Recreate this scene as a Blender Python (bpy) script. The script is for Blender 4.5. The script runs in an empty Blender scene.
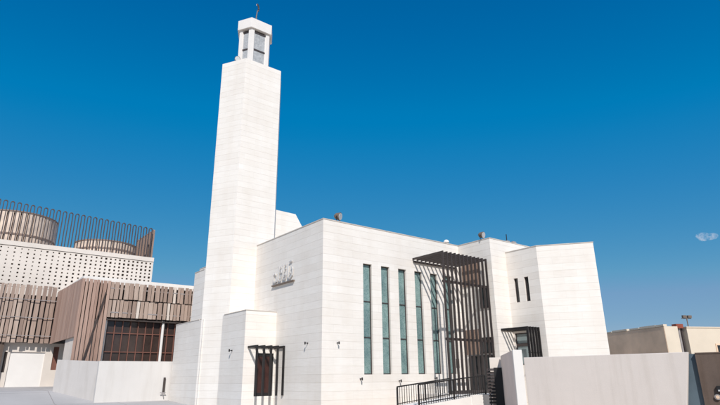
import bpy, bmesh, math, random
from mathutils import Vector, Matrix
random.seed(7)
S = bpy.context.scene
COL = S.collection

# ------------------------------------------------------------------ materials
def new_mat(name):
    m = bpy.data.materials.new(name); m.use_nodes = True
    nt = m.node_tree; b = nt.nodes['Principled BSDF']
    return m, nt, b
def N(nt, t, **kw):
    n = nt.nodes.new(t)
    for k, v in kw.items():
        if k in n.inputs: n.inputs[k].default_value = v
        else: setattr(n, k, v)
    return n
def mixc(nt, a, b, fac, mode='MIX'):
    n = nt.nodes.new('ShaderNodeMix'); n.data_type = 'RGBA'; n.blend_type = mode
    for i, v in ((6, a), (7, b), (0, fac)):
        if hasattr(v, 'is_output'): nt.links.new(v, n.inputs[i])
        else: n.inputs[i].default_value = v
    return n.outputs[2]
def ramp(nt, fac, stops):
    n = nt.nodes.new('ShaderNodeValToRGB'); e = n.color_ramp.elements
    while len(e) < len(stops): e.new(0.5)
    for i, (p, c) in enumerate(stops): e[i].position = p; e[i].color = (*c, 1) if len(c) == 3 else c
    nt.links.new(fac, n.inputs[0]); return n.outputs[0]
def V4(c): return (c[0], c[1], c[2], 1)

def mat_stone(name, c1, c2, joint, course=0.355, width=1.1, jw=0.016, stain=0.055):
    m, nt, b = new_mat(name); L = nt.links.new
    uv0 = N(nt, 'ShaderNodeUVMap')
    wob = N(nt, 'ShaderNodeTexNoise', Scale=0.9, Detail=2.0); L(uv0.outputs[0], wob.inputs['Vector'])
    vm = N(nt, 'ShaderNodeVectorMath', operation='MULTIPLY_ADD'); vm.inputs[1].default_value = (0.02, 0.02, 0)
    L(wob.outputs['Color'], vm.inputs[0]); L(uv0.outputs[0], vm.inputs[2]); uv = vm
    def brick(ms, a, c, d):
        br = N(nt, 'ShaderNodeTexBrick'); br.offset = 0.42
        for k, v in (('Scale', 1.0), ('Mortar Size', ms), ('Mortar Smooth', 0.4), ('Bias', 0.0), ('Brick Width', width), ('Row Height', course), ('Color1', V4(a)), ('Color2', V4(c)), ('Mortar', V4(d))): br.inputs[k].default_value = v
        L(uv.outputs[0], br.inputs['Vector']); return br
    def math_(op, a, v=None):
        n = N(nt, 'ShaderNodeMath', operation=op)
        if hasattr(a, 'is_output'): L(a, n.inputs[0])
        else: n.inputs[0].default_value = a
        if v is not None:
            if hasattr(v, 'is_output'): L(v, n.inputs[1])
            else: n.inputs[1].default_value = v
        return n.outputs[0]
    br = brick(0.007, c1, c2, tuple(x * 0.93 for x in c2))
    sep = N(nt, 'ShaderNodeSeparateXYZ'); L(uv.outputs[0], sep.inputs[0])
    q = math_('DIVIDE', sep.outputs['Y'], course)
    fr = math_('FRACT', q)
    line = math_('LESS_THAN', fr, jw / course)          # the bed joints, whose strength drifts along the wall
    mp0 = N(nt, 'ShaderNodeMapping'); mp0.inputs['Scale'].default_value = (0.35, 2.63, 1); L(uv.outputs[0], mp0.inputs[0])
    nj = N(nt, 'ShaderNodeTexNoise', Scale=1.0, Detail=2.0); L(mp0.outputs[0], nj.inputs['Vector'])
    js = ramp(nt, nj.outputs['Fac'], [(0.3, (0.25, 0.25, 0.25)), (0.62, (1, 1, 1))])
    fac = math_('MULTIPLY', line, js)
    c = mixc(nt, br.outputs['Color'], V4(joint), fac)
    # each course cut from slightly different stone
    row = N(nt, 'ShaderNodeTexWhiteNoise'); row.noise_dimensions = '1D'; L(math_('FLOOR', q), row.inputs['W'])
    rc = ramp(nt, row.outputs['Value'], [(0.0, (0.965, 0.955, 0.945)), (1.0, (1, 1, 1))])
    c = mixc(nt, c, rc, 1.0, 'MULTIPLY')
    no = N(nt, 'ShaderNodeTexNoise', Scale=0.5, Detail=7.0, Roughness=0.65); L(uv.outputs[0], no.inputs['Vector'])
    st = ramp(nt, no.outputs['Fac'], [(0.32, (1 - stain, 1 - stain * 1.15, 1 - stain * 1.3)), (0.60, (1, 1, 1))])
    c = mixc(nt, c, st, 1.0, 'MULTIPLY')
    mp = N(nt, 'ShaderNodeMapping'); mp.inputs['Scale'].default_value = (1.6, 0.12, 1); L(uv.outputs[0], mp.inputs[0])
    n2 = N(nt, 'ShaderNodeTexNoise', Scale=1.0, Detail=4.0); L(mp.outputs[0], n2.inputs['Vector'])
    s2 = ramp(nt, n2.outputs['Fac'], [(0.36, (0.975, 0.967, 0.957)), (0.55, (1, 1, 1))])
    c = mixc(nt, c, s2, 1.0, 'MULTIPLY')
    # veins lying along the bedding
    mp3 = N(nt, 'ShaderNodeMapping'); mp3.inputs['Scale'].default_value = (1.2, 9.0, 1); L(uv.outputs[0], mp3.inputs[0])
    n3 = N(nt, 'ShaderNodeTexNoise', Scale=1.5, Detail=5.0); L(mp3.outputs[0], n3.inputs['Vector'])
    s3 = ramp(nt, n3.outputs['Fac'], [(0.33, (0.965, 0.957, 0.945)), (0.6, (1, 1, 1))])
    c = mixc(nt, c, s3, 1.0, 'MULTIPLY')
    L(c, b.inputs['Base Color']); b.inputs['Roughness'].default_value = 0.62
    b.inputs['Specular IOR Level'].default_value = 0.3
    bp = N(nt, 'ShaderNodeBump', Strength=0.3, Distance=0.01); L(fac, bp.inputs['Height']); bp.invert = True
    L(bp.outputs[0], b.inputs['Normal'])
    return m

def mat_plain(name, c, rough=0.7, var=0.12, scale=3.0, metal=0.0, spec=0.4, bump=0.0):
    m, nt, b = new_mat(name); L = nt.links.new
    tc = N(nt, 'ShaderNodeTexCoord')
    no = N(nt, 'ShaderNodeTexNoise', Scale=scale, Detail=5.0, Roughness=0.6); L(tc.outputs['Object'], no.inputs['Vector'])
    col = ramp(nt, no.outputs['Fac'], [(0.3, tuple(x * (1 - var) for x in c)), (0.7, tuple(min(1, x * (1 + var * 0.4)) for x in c))])
    L(col, b.inputs['Base Color']); b.inputs['Roughness'].default_value = rough
    b.inputs['Metallic'].default_value = metal; b.inputs['Specular IOR Level'].default_value = spec
    if bump:
        bp = N(nt, 'ShaderNodeBump', Strength=bump, Distance=0.02); L(no.outputs['Fac'], bp.inputs['Height']); L(bp.outputs[0], b.inputs['Normal'])
    return m

def mat_boards(name, stops, rough=0.75):
    m, nt, b = new_mat(name); L = nt.links.new
    g = N(nt, 'ShaderNodeNewGeometry')
    c = ramp(nt, g.outputs['Random Per Island'], stops)
    uv = N(nt, 'ShaderNodeUVMap')
    mp = N(nt, 'ShaderNodeMapping'); mp.inputs['Scale'].default_value = (18, 0.7, 1); L(uv.outputs[0], mp.inputs[0])
    no = N(nt, 'ShaderNodeTexNoise', Scale=1.0, Detail=5.0); L(mp.outputs[0], no.inputs['Vector'])
    s = ramp(nt, no.outputs['Fac'], [(0.3, (0.72, 0.70, 0.68)), (0.7, (1, 1, 1))])
    L(mixc(nt, c, s, 1.0, 'MULTIPLY'), b.inputs['Base Color']); b.inputs['Roughness'].default_value = rough
    return m

def mat_glass_teal(name):
    m, nt, b = new_mat(name); L = nt.links.new
    uv = N(nt, 'ShaderNodeUVMap')
    vo = N(nt, 'ShaderNodeTexVoronoi', Scale=11.0); vo.feature = 'DISTANCE_TO_EDGE'; L(uv.outputs[0], vo.inputs['Vector'])
    no = N(nt, 'ShaderNodeTexNoise', Scale=5.0, Detail=7.0, Roughness=0.8); L(uv.outputs[0], no.inputs['Vector'])
    c1 = ramp(nt, vo.outputs['Distance'], [(0.02, (0.27, 0.36, 0.345)), (0.22, (0.115, 0.20, 0.19))])
    c2 = ramp(nt, no.outputs['Fac'], [(0.35, (0.10, 0.19, 0.18)), (0.68, (0.28, 0.37, 0.35))])
    n5 = N(nt, 'ShaderNodeTexNoise', Scale=0.9, Detail=3.0); L(uv.outputs[0], n5.inputs['Vector'])
    big = ramp(nt, n5.outputs['Fac'], [(0.35, (0.72, 0.74, 0.75)), (0.65, (1.1, 1.08, 1.05))])
    L(mixc(nt, mixc(nt, c1, c2, 0.55), big, 1.0, 'MULTIPLY'), b.inputs['Base Color'])
    b.inputs['Roughness'].default_value = 0.14; b.inputs['Specular IOR Level'].default_value = 0.5
    return m

def mat_ground():
    m, nt, b = new_mat('pale_concrete_paving'); L = nt.links.new
    tc = N(nt, 'ShaderNodeTexCoord')
    n1 = N(nt, 'ShaderNodeTexNoise', Scale=0.35, Detail=8.0, Roughness=0.6); L(tc.outputs['Object'], n1.inputs['Vector'])
    n2 = N(nt, 'ShaderNodeTexNoise', Scale=60.0, Detail=3.0); L(tc.outputs['Object'], n2.inputs['Vector'])
    c = ramp(nt, n1.outputs['Fac'], [(0.3, (0.38, 0.36, 0.35)), (0.7, (0.46, 0.435, 0.425))])
    br = N(nt, 'ShaderNodeTexBrick'); br.offset = 0.0
    for k, v in (('Scale', 1.0), ('Mortar Size', 0.02), ('Brick Width', 3.0), ('Row Height', 3.0), ('Color1', (1, 1, 1, 1)), ('Color2', (0.95, 0.95, 0.95, 1)), ('Mortar', (0.62, 0.6, 0.59, 1))): br.inputs[k].default_value = v
    L(tc.outputs['Object'], br.inputs['Vector']); c = mixc(nt, c, br.outputs['Color'], 1.0, 'MULTIPLY')
    s = ramp(nt, n2.outputs['Fac'], [(0.3, (0.9, 0.9, 0.9)), (0.7, (1, 1, 1))])
    L(mixc(nt, c, s, 1.0, 'MULTIPLY'), b.inputs['Base Color']); b.inputs['Roughness'].default_value = 0.85
    return m

def mat_render(name, c, var=0.12, dirt=0.16):
    """painted render: trowel clouds, faint runs from the top edge, grime toward nothing in particular"""
    m, nt, b = new_mat(name); L = nt.links.new
    uv = N(nt, 'ShaderNodeUVMap')
    n1 = N(nt, 'ShaderNodeTexNoise', Scale=0.8, Detail=8.0, Roughness=0.68); L(uv.outputs[0], n1.inputs['Vector'])
    c1 = ramp(nt, n1.outputs['Fac'], [(0.30, tuple(x * (1 - var) for x in c)), (0.68, c)])
    mp = N(nt, 'ShaderNodeMapping'); mp.inputs['Scale'].default_value = (3.5, 0.25, 1); L(uv.outputs[0], mp.inputs[0])
    n2 = N(nt, 'ShaderNodeTexNoise', Scale=1.0, Detail=5.0, Roughness=0.6); L(mp.outputs[0], n2.inputs['Vector'])
    c2 = ramp(nt, n2.outputs['Fac'], [(0.34, (1 - dirt, 1 - dirt * 1.1, 1 - dirt * 1.25)), (0.52, (1, 1, 1))])
    n3 = N(nt, 'ShaderNodeTexNoise', Scale=35.0, Detail=4.0); L(uv.outputs[0], n3.inputs['Vector'])
    c3 = ramp(nt, n3.outputs['Fac'], [(0.3, (0.95, 0.95, 0.95)), (0.7, (1, 1, 1))])
    L(mixc(nt, mixc(nt, c1, c2, 1.0, 'MULTIPLY'), c3, 1.0, 'MULTIPLY'), b.inputs['Base Color'])
    b.inputs['Roughness'].default_value = 0.85; b.inputs['Specular IOR Level'].default_value = 0.25
    bp = N(nt, 'ShaderNodeBump', Strength=0.12, Distance=0.01); L(n3.outputs['Fac'], bp.inputs['Height']); L(bp.outputs[0], b.inputs['Normal'])
    return m
M = {}
M['stone'] = mat_stone('limestone_cladding', (0.825, 0.773, 0.712), (0.795, 0.742, 0.68), (0.64, 0.57, 0.505), jw=0.014)
M['coping'] = mat_plain('stone_coping', (0.55, 0.49, 0.43), 0.7, 0.15)
M['teal'] = mat_glass_teal('teal_patterned_glass')
M['darkmetal'] = mat_plain('dark_brown_metal', (0.060, 0.046, 0.043), 0.5, 0.2, 2.0, 0.0, 0.4)
M['pergola'] = mat_plain('brown_painted_steel', (0.050, 0.039, 0.036), 0.55, 0.2, 2.0, 0.0, 0.35)
M['black'] = mat_plain('black_painted_steel', (0.018, 0.016, 0.016), 0.5, 0.2, 2.0, 0.0, 0.35)
M['darkglass'] = mat_plain('dark_glass', (0.02, 0.022, 0.024), 0.08, 0.1, 1.0, 0.0, 0.6)
M['greyglass'] = mat_plain('grey_green_glass', (0.22, 0.27, 0.27), 0.15, 0.2, 2.0, 0.0, 0.5)
M['lanternglass'] = mat_plain('pale_lantern_louvre', (0.42, 0.42, 0.42), 0.4, 0.3, 9.0, 0.0, 0.4)
M['doorglass'] = mat_plain('reddish_brown_door', (0.05, 0.017, 0.013), 0.35, 0.6, 3.0, 0.0, 0.5)
M['woodpanel'] = mat_plain('brown_wall_panel', (0.30, 0.20, 0.15), 0.6, 0.2, 2.0)
M['lanternwhite'] = mat_plain('white_lantern_paint', (0.73, 0.68, 0.635), 0.75, 0.06, 2.0)
M['whitewall'] = mat_render('white_wall_paint', (0.66, 0.62, 0.58), 0.06, 0.06)
M['shadewall'] = mat_render('shade_grey_wall_paint', (0.53, 0.49, 0.46), 0.08, 0.08)  # the white paint greyed so the angled run looks shaded
M['white'] = mat_plain('white_painted_render', (0.77, 0.725, 0.675), 0.8, 0.06, 0.8)
M['cream'] = mat_plain('cream_render', (0.69, 0.61, 0.535), 0.85, 0.08, 0.9)
M['greywall'] = mat_render('pale_grey_wall_paint', (0.69, 0.61, 0.55), 0.07, 0.07)
M['mauvewall'] = mat_plain('mauve_grey_render', (0.72, 0.61, 0.56), 0.85, 0.1, 0.9)
M['brownwall'] = mat_render('dull_brown_render', (0.15, 0.108, 0.086), 0.3, 0.2)
M['beige'] = mat_plain('beige_house_render', (0.66, 0.56, 0.44), 0.85, 0.12, 0.35)
M['tan'] = mat_plain('tan_paint_and_shade', (0.74, 0.53, 0.37), 0.85, 0.25, 0.5)  # tan for the house side's painted shade, and for plain tan parts
M['bluegrey'] = mat_plain('blue_grey_sheet', (0.10, 0.135, 0.16), 0.5, 0.2, 1.0)
M['redbrown'] = mat_plain('red_brown_frame', (0.20, 0.085, 0.06), 0.6, 0.2, 2.0)
M['brownglass'] = mat_plain('brown_tinted_glass', (0.055, 0.036, 0.030), 0.12, 0.4, 0.8, 0.0, 0.5)
M['red'] = mat_plain('rust_red_paint', (0.28, 0.07, 0.04), 0.6, 0.3, 4.0)
M['pipe'] = mat_plain('grey_pipe', (0.32, 0.29, 0.28), 0.5, 0.2, 3.0)
M['silver'] = mat_plain('silver_letters', (0.66, 0.64, 0.62), 0.4, 0.15, 3.0, 0.3)
M['ledge'] = mat_plain('bronze_ledge', (0.17, 0.125, 0.095), 0.5, 0.2, 3.0)
M['brass'] = mat_plain('weathered_brass', (0.16, 0.14, 0.13), 0.4, 0.2, 3.0, 0.5)
M['tank'] = mat_plain('tan_tank_cladding', (0.74, 0.58, 0.46), 0.75, 0.25, 1.5)
M['tankdark'] = mat_plain('dark_tank_band', (0.26, 0.18, 0.14), 0.7, 0.25, 2.0)
M['hoop'] = mat_plain('grey_brown_steel', (0.075, 0.06, 0.06), 0.55, 0.2, 3.0)
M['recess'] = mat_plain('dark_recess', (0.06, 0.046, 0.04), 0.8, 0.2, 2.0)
M['boards'] = mat_boards('brown_grey_boards', [(0.0, (0.31, 0.22, 0.175)), (0.35, (0.41, 0.30, 0.24)), (0.7, (0.48, 0.36, 0.29)), (0.86, (0.54, 0.425, 0.35)), (0.9, (0.70, 0.60, 0.52)), (1.0, (0.74, 0.65, 0.57))])
M['boards2'] = mat_boards('fine_brown_boards', [(0.0, (0.37, 0.235, 0.18)), (0.5, (0.43, 0.28, 0.22)), (1.0, (0.49, 0.335, 0.265))])
M['ground'] = mat_plain('warm_bounce_sand', (0.60, 0.49, 0.38), 0.9, 0.18, 0.4)  # ground out of view, its sandy colour picked to bounce warm light onto walls
M['paving'] = mat_ground()

# ------------------------------------------------------------------ mesh helpers
def box(bm, x0, x1, y0, y1, z0, z1):
    return prism(bm, [(x0, y0), (x1, y0), (x1, y1), (x0, y1)], z0, z1)
def prism(bm, poly, z0, z1, zt=None):
    n = len(poly)
    a = [bm.verts.new((p[0], p[1], z0)) for p in poly]
    b = [bm.verts.new((p[0], p[1], (zt[i] if zt else z1))) for i, p in enumerate(poly)]
    for i in range(n): bm.faces.new((a[i], a[(i + 1) % n], b[(i + 1) % n], b[i]))
    bm.faces.new(list(reversed(a))); bm.faces.new(b)
def obox(bm, p, ux, L, W, z0, z1, z1b=None):
    """box starting at p, running L along the plan direction ux, W to its left"""
    ux = Vector((ux[0], ux[1])).normalized(); n = Vector((-ux.y, ux.x)); p = Vector((p[0], p[1]))
    pts = [p, p + ux * L, p + ux * L + n * W, p + n * W]
    zt = None if z1b is None else [z1, z1b, z1b, z1]
    prism(bm, [tuple(q) for q in pts], z0, z1, zt)
def tube(bm, pts, r, seg=8, cap=True):
    pts = [Vector(p) for p in pts]; rings = []
    up = Vector((0, 0, 1))
    for i, p in enumerate(pts):
        t = (pts[min(i + 1, len(pts) - 1)] - pts[max(i - 1, 0)]).normalized()
        a = t.cross(up)
        if a.length < 1e-3: a = t.cross(Vector((0, 1, 0)))
        a.normalize(); b = t.cross(a)
        rr = r[i] if isinstance(r, (list, tuple)) else r
        rings.append([bm.verts.new(p + (a * math.cos(k * 2 * math.pi / seg) + b * math.sin(k * 2 * math.pi / seg)) * rr) for k in range(seg)])
    for A, B in zip(rings, rings[1:]):
        for k in range(seg): bm.faces.new((A[k], A[(k + 1) % seg], B[(k + 1) % seg], B[k]))
    if cap: bm.faces.new(rings[0]); bm.faces.new(list(reversed(rings[-1])))
def bar(bm, pts, w, d, side):
    """square bar along pts; side = unit vector across, w across side, d the other way"""
    pts = [Vector(p) for p in pts]; s = Vector(side).normalized(); rings = []
    for i, p in enumerate(pts):
        t0 = (pts[i] - pts[i - 1]).normalized() if i else (pts[1] - pts[0]).normalized()
        t1 = (pts[i + 1] - pts[i]).normalized() if i < len(pts) - 1 else t0
        t = (t0 + t1).normalized(); b = t.cross(s).normalized()
        k = 1 / max(0.3, t.dot(t0))
        rings.append([bm.verts.new(p + s * (w / 2) * sx + b * (d / 2) * sy * k) for sx, sy in ((-1, -1), (1, -1), (1, 1), (-1, 1))])
    for A, B in zip(rings, rings[1:]):
        for k in range(4): bm.faces.new((A[k], A[(k + 1) % 4], B[(k + 1) % 4], B[k]))
    bm.faces.new(rings[0]); bm.faces.new(list(reversed(rings[-1])))
def wall(bm, o, u, n, u0, u1, z0, z1, holes=(), depth=0.25):
    """one wall sheet with real openings and their reveals: o plan origin, u along, n outward"""
    o, u, n = Vector((*o, 0)), Vector((*u, 0)), Vector((*n, 0))
    us = sorted({u0, u1, *[h[0] for h in holes], *[h[1] for h in holes]}); zs = sorted({z0, z1, *[h[2] for h in holes], *[h[3] for h in holes]})
    P = lambda a, z, d=0: o + u * a - n * d + Vector((0, 0, z))
    q = lambda *ps: bm.faces.new([bm.verts.new(p) for p in ps])
    for a, b in zip(us, us[1:]):
        for c, d in zip(zs, zs[1:]):
            m_, k_ = (a + b) / 2, (c + d) / 2
            if any(h[0] < m_ < h[1] and h[2] < k_ < h[3] for h in holes): continue
            q(P(a, c), P(b, c), P(b, d), P(a, d))
    for a, b, c, d in holes:
        q(P(a, c), P(a, c, depth), P(b, c, depth), P(b, c)); q(P(a, d), P(b, d), P(b, d, depth), P(a, d, depth))
        q(P(a, c), P(a, d), P(a, d, depth), P(a, c, depth)); q(P(b, c), P(b, c, depth), P(b, d, depth), P(b, d))
def sheet(bm, pts): return bm.faces.new([bm.verts.new(p) for p in pts])

def obj(name, bm, mat, parent=None, recalc=True, bevel=0.0):
    bm.normal_update()
    if recalc: bmesh.ops.recalc_face_normals(bm, faces=bm.faces[:])
    uvl = bm.loops.layers.uv.new('UVMap')
    for f in bm.faces:
        n = f.normal
        if abs(n.z) > 0.75:
            for l in f.loops: l[uvl].uv = (l.vert.co.x, l.vert.co.y)
        else:
            t = Vector((-n.y, n.x, 0)).normalized()
            for l in f.loops: l[uvl].uv = (l.vert.co.dot(t), l.vert.co.z)
    me = bpy.data.meshes.new(name)
    o = bpy.data.objects.new(name, me); COL.objects.link(o)
    if parent is not None:
        w = Vector((0, 0, 0)); p = parent
        while p: w += p.location; p = p.parent
        bmesh.ops.translate(bm, verts=bm.verts[:], vec=-w)
        o.parent = parent
    else:                                   # origin at the foot of the thing
        vs = [v.co for v in bm.verts]
        c = Vector(((min(v.x for v in vs) + max(v.x for v in vs)) / 2, (min(v.y for v in vs) + max(v.y for v in vs)) / 2, min(v.z for v in vs)))
        bmesh.ops.translate(bm, verts=bm.verts[:], vec=-c); o.location = c
    bm.to_mesh(me); bm.free(); me.materials.append(mat)
    if bevel:
        b = o.modifiers.new('edge', 'BEVEL'); b.width = bevel; b.segments = 2; b.limit_method = 'ANGLE'
    return o
def thing(name, label, cat, loc, group=None):
    o = bpy.data.objects.new(name, None); COL.objects.link(o); o.location = loc; o.empty_display_size = 0.3
    o['label'] = label; o['category'] = cat
    if group: o['group'] = group
    o['kind'] = 'thing'
    return o
def tag(o, label=None, cat=None, group=None, kind=None):
    if label: o['label'] = label
    if cat: o['category'] = cat
    if group: o['group'] = group
    if kind: o['kind'] = kind
    return o
NB = bmesh.new

# ------------------------------------------------------------------ ground
def gz(y):
    if y < 2: return 0.0
    if y < 12.3: return 0.5 * (y - 2) / 10.3
    if y < 14.8: return 0.5 + 0.6 * (y - 12.3) / 2.5
    if y < 24: return 1.1 + 0.18 * (y - 14.8) / 9.2
    return 1.28
bm = NB()
xs = [-3000, -400, -80, -30, -15, 0, 15, 40, 120, 500, 3000]
ys = [-3000, -400, -60, -30, -10, 2, 5, 8, 12.3, 14.8, 20, 24, 40, 120, 600, 3000]
gv = [[bm.verts.new((x, y, gz(y))) for x in xs] for y in ys]
for j in range(len(ys) - 1):
    for i in range(len(xs) - 1): bm.faces.new((gv[j][i], gv[j][i + 1], gv[j + 1][i + 1], gv[j + 1][i]))
g = obj('ground', bm, M['ground']); tag(g, kind='structure')
bm = NB(); px_ = [-60, -30, -15, -5, 2]; py_ = [2.05, 5, 8, 12.3, 14.8, 20, 24, 45]
pv_ = [[bm.verts.new((x, y, gz(y) + 0.006)) for x in px_] for y in py_]
for j in range(len(py_) - 1):
    for i in range(len(px_) - 1): bm.faces.new((pv_[j][i], pv_[j][i + 1], pv_[j + 1][i + 1], pv_[j + 1][i]))
tag(obj('pavement', bm, M['paving']), kind='structure')

# ------------------------------------------------------------------ mosque
H = 8.75
mosque = thing('mosque', 'white limestone mosque with tall narrow teal windows beneath the tower', 'mosque', (5, 5, 0))
# main hall: front wall (normal -y) with window openings, side wall, back, roof
WX = [2.36 + 1.147 * k for k in range(6)]
holes = [(x, x + 0.55, 1.75, 6.91) for x in WX]
bm = NB()
wall(bm, (0, 0), (1, 0), (0, -1), 0, 9.36, 0, H, holes, 0.22)
sheet(bm, [(0, 0, 0), (0, 0, H), (0, 15, H), (0, 15, 0)])
sheet(bm, [(0, 15, 0), (0, 15, H), (9.36, 15, H), (9.36, 15, 0)])
sheet(bm, [(0, 0, H), (9.36, 0, H), (9.36, 15, H), (0, 15, H)])
obj('hall_wall', bm, M['stone'], mosque, recalc=False)
bm = NB()
for pts in ([(-0.018, -0.018), (9.32, -0.018), (9.32, 0.25), (-0.018, 0.25)], [(-0.018, 0.252), (0.25, 0.252), (0.25, 15), (-0.018, 15)]): prism(bm, pts, H + 0.002, H + 0.05)
obj('coping', bm, M['coping'], mosque)
# wing with the recessed entrance side
bm = NB()
box(bm, 9.34, 15.4, -2.28, 15.2, 0, H - 0.012)
obj('wing_wall', bm, M['stone'], mosque)
bm = NB()
prism(bm, [(9.325, -2.295), (15.4, -2.295), (15.4, -2.05), (9.325, -2.05)], H - 0.01, H + 0.04)
prism(bm, [(9.325, -2.048), (9.57, -2.048), (9.57, -0.02), (9.325, -0.02)], H - 0.01, H + 0.04)
obj('coping', bm, M['coping'], mosque)
# corner tower: chamfered plan
TZ = 8.08
tp = [(10.61, -2.26), (10.61, -4.25), (12.31, -6.48), (13.75, -4.0), (13.75, -2.26)]
bm = NB()
nw = [(0.40, 0.66, 5.32, 6.60), (1.05, 1.31, 5.31, 6.59)]
bigw = (0.12, 0.98, 2.15, 3.74)
wall(bm, (10.61, -2.26), (0, -1), (-1, 0), 0, 1.99, 0, TZ, nw + [bigw], 0.16)
for a, b in zip(tp[1:], tp[2:]): sheet(bm, [(*a, 0), (*b, 0), (*b, TZ), (*a, TZ)])
sheet(bm, [(p[0], p[1], TZ) for p in tp])
obj('tower_wall', bm, M['stone'], mosque, recalc=False)
bm = NB()
prism(bm, [(10.592, -2.30), (10.592, -4.255), (10.85, -4.255), (10.85, -2.30)], TZ + 0.002, TZ + 0.045)
prism(bm, [(10.59, -4.258), (12.305, -6.505), (12.52, -6.36), (10.852, -4.258)], TZ + 0.002, TZ + 0.045)
obj('coping', bm, M['coping'], mosque)
# slit windows on the tower
for (a, b, c, d) in nw:
    bm = NB(); y0, y1 = -2.26 - b, -2.26 - a
    t = 0.035
    for q in ((10.70, 10.76, y0, y1, c, c + t), (10.70, 10.76, y0, y1, d - t, d), (10.70, 10.76, y0, y0 + t, c + t, d - t), (10.70, 10.76, y1 - t, y1, c + t, d - t)): box(bm, *q)
    f = obj('slit_window', bm, M['darkmetal'], mosque)
    bm = NB(); box(bm, 10.735, 10.765, y0 + t, y1 - t, c + t, d - t); obj('pane', bm, M['darkglass'], f)
# lower tower window
a, b, c, d = bigw; y0, y1 = -2.26 - b, -2.26 - a; t = 0.05
bm = NB()
for q in ((10.66, 10.74, y0, y1, c, c + t), (10.66, 10.74, y0, y1, d - t, d), (10.66, 10.74, y0, y0 + t, c + t, d - t), (10.66, 10.74, y1 - t, y1, c + t, d - t), (10.66, 10.74, y0 + t, y1 - t, 3.08, 3.22)): box(bm, *q)
f = obj('tower_window', bm, M['darkmetal'], mosque)
bm = NB(); box(bm, 10.70, 10.75, y0 + t, y1 - t, 3.22, d - t); obj('pane', bm, M['greyglass'], f)
bm = NB(); box(bm, 10.70, 10.75, y0 + t, y1 - t, c + t, 3.08); obj('pane', bm, M['greyglass'], f)
# tall hall windows: frame with three panes
t = 0.04
def tall_window(x):
    x0, x1, c, d = x, x + 0.55, 1.75, 6.91
    bm = NB()
    rails = [c, 3.42, 5.10, d]
    box(bm, x0, x0 + t, 0.11, 0.20, c, d); box(bm, x1 - t, x1, 0.11, 0.20, c, d)
    for z in (c + t / 2, 3.42, 5.10, d - t / 2): box(bm, x0 + t, x1 - t, 0.115, 0.195, z - t / 2, z + t / 2)
    f = obj('tall_window', bm, M['darkmetal'], mosque)
    for za, zb in zip(rails, rails[1:]):
        bm = NB(); box(bm, x0 + t, x1 - t, 0.15, 0.185, za + t / 2, zb - t / 2)
        obj('pane', bm, M['teal'], f)
for x in WX: tall_window(x)
# entrance nook on the wing's side wall
bm = NB(); box(bm, 9.28, 9.338, -1.45, -0.22, 6.35, 7.55); obj('brown_panel', bm, M['woodpanel'], mosque)
bm = NB(); box(bm, 9.28, 9.338, -1.05, -0.12, 2.72, 4.0); obj('brown_panel', bm, M['woodpanel'], mosque)
def nook_window(y0, y1, z0, z1):
    bm = NB(); k = 0.05
    for q in ((9.27, 9.338, y0, y1, z0, z0 + k), (9.27, 9.338, y0, y1, z1 - k, z1), (9.27, 9.338, y0, y0 + k, z0 + k, z1 - k), (9.27, 9.338, y1 - k, y1, z0 + k, z1 - k)): box(bm, *q)
    f = obj('nook_window', bm, M['black'], mosque)
    bm = NB(); box(bm, 9.30, 9.336, y0 + k, y1 - k, z0 + k, z1 - k); obj('pane', bm, M['darkglass'], f)
nook_window(-1.95, -1.35, 5.05, 6.2)
nook_window(-1.98, -1.2, 2.75, 3.55)
bm = NB(); k = 0.07
for q in ((9.25, 9.338, -1.9, -1.9 + k, 0.86, 2.66), (9.25, 9.338, -0.3 - k, -0.3, 0.86, 2.66), (9.25, 9.338, -1.9 + k, -0.3 - k, 2.59, 2.66), (9.25, 9.338, -1.14, -1.06, 0.86, 2.59)): box(bm, *q)
f = obj('entrance_door', bm, M['black'], mosque)
for ya, yb in ((-1.83, -1.14), (-1.06, -0.37)):
    bm = NB(); box(bm, 9.29, 9.336, ya, yb, 0.86, 2.59); obj('door_leaf', bm, M['darkglass'], f)
bm = NB(); tube(bm, [(9.25, -1.18, 1.5), (9.25, -1.18, 2.2)], 0.02); obj('handle', bm, M['silver'], f)
# side entrance bay beside the minaret
bm = NB()
wall(bm, (-1.69, 4.105), (1, 0), (0, -1), 0, 1.70, 0, 4.80, [(0.67, 1.62, 0.83, 2.80)], 0.14)
sheet(bm, [(-1.69, 4.105, 0), (-1.69, 4.105, 4.8), (-1.69, 6.8, 4.8), (-1.69, 6.8, 0)])
sheet(bm, [(-1.69, 4.105, 4.8), (0.01, 4.105, 4.8), (0.01, 6.8, 4.8), (-1.69, 6.8, 4.8)])
obj('entrance_bay_wall', bm, M['stone'], mosque, recalc=False)
bm = NB()
prism(bm, [(-1.708, 4.09), (-0.003, 4.09), (-0.003, 4.3), (-1.708, 4.3)], 4.802, 4.84); prism(bm, [(-1.708, 4.302), (-1.5, 4.302), (-1.5, 6.62), (-1.708, 6.62)], 4.802, 4.84)
obj('coping', bm, M['coping'], mosque)
bm = NB()
for q in ((-1.02, -0.94, 4.16, 4.24, 0.83, 2.80), (-0.15, -0.07, 4.16, 4.24, 0.83, 2.80), (-0.94, -0.15, 4.16, 4.24, 2.66, 2.80), (-0.575, -0.515, 4.16, 4.24, 0.83, 2.66), (-0.94, -0.575, 4.16, 4.24, 0.83, 0.98), (-0.515, -0.15, 4.16, 4.24, 0.83, 0.98)): box(bm, *q)
f = obj('side_door', bm, M['black'], mosque)
for xa, xb in ((-0.94, -0.575), (-0.515, -0.15)):
    bm = NB(); box(bm, xa, xb, 4.185, 4.235, 0.98, 2.66); obj('door_leaf', bm, M['doorglass'], f)
bm = NB(); tube(bm, [(-0.60, 4.14, 1.6), (-0.60, 4.14, 2.0)], 0.014); obj('handle', bm, M['silver'], f)
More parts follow.
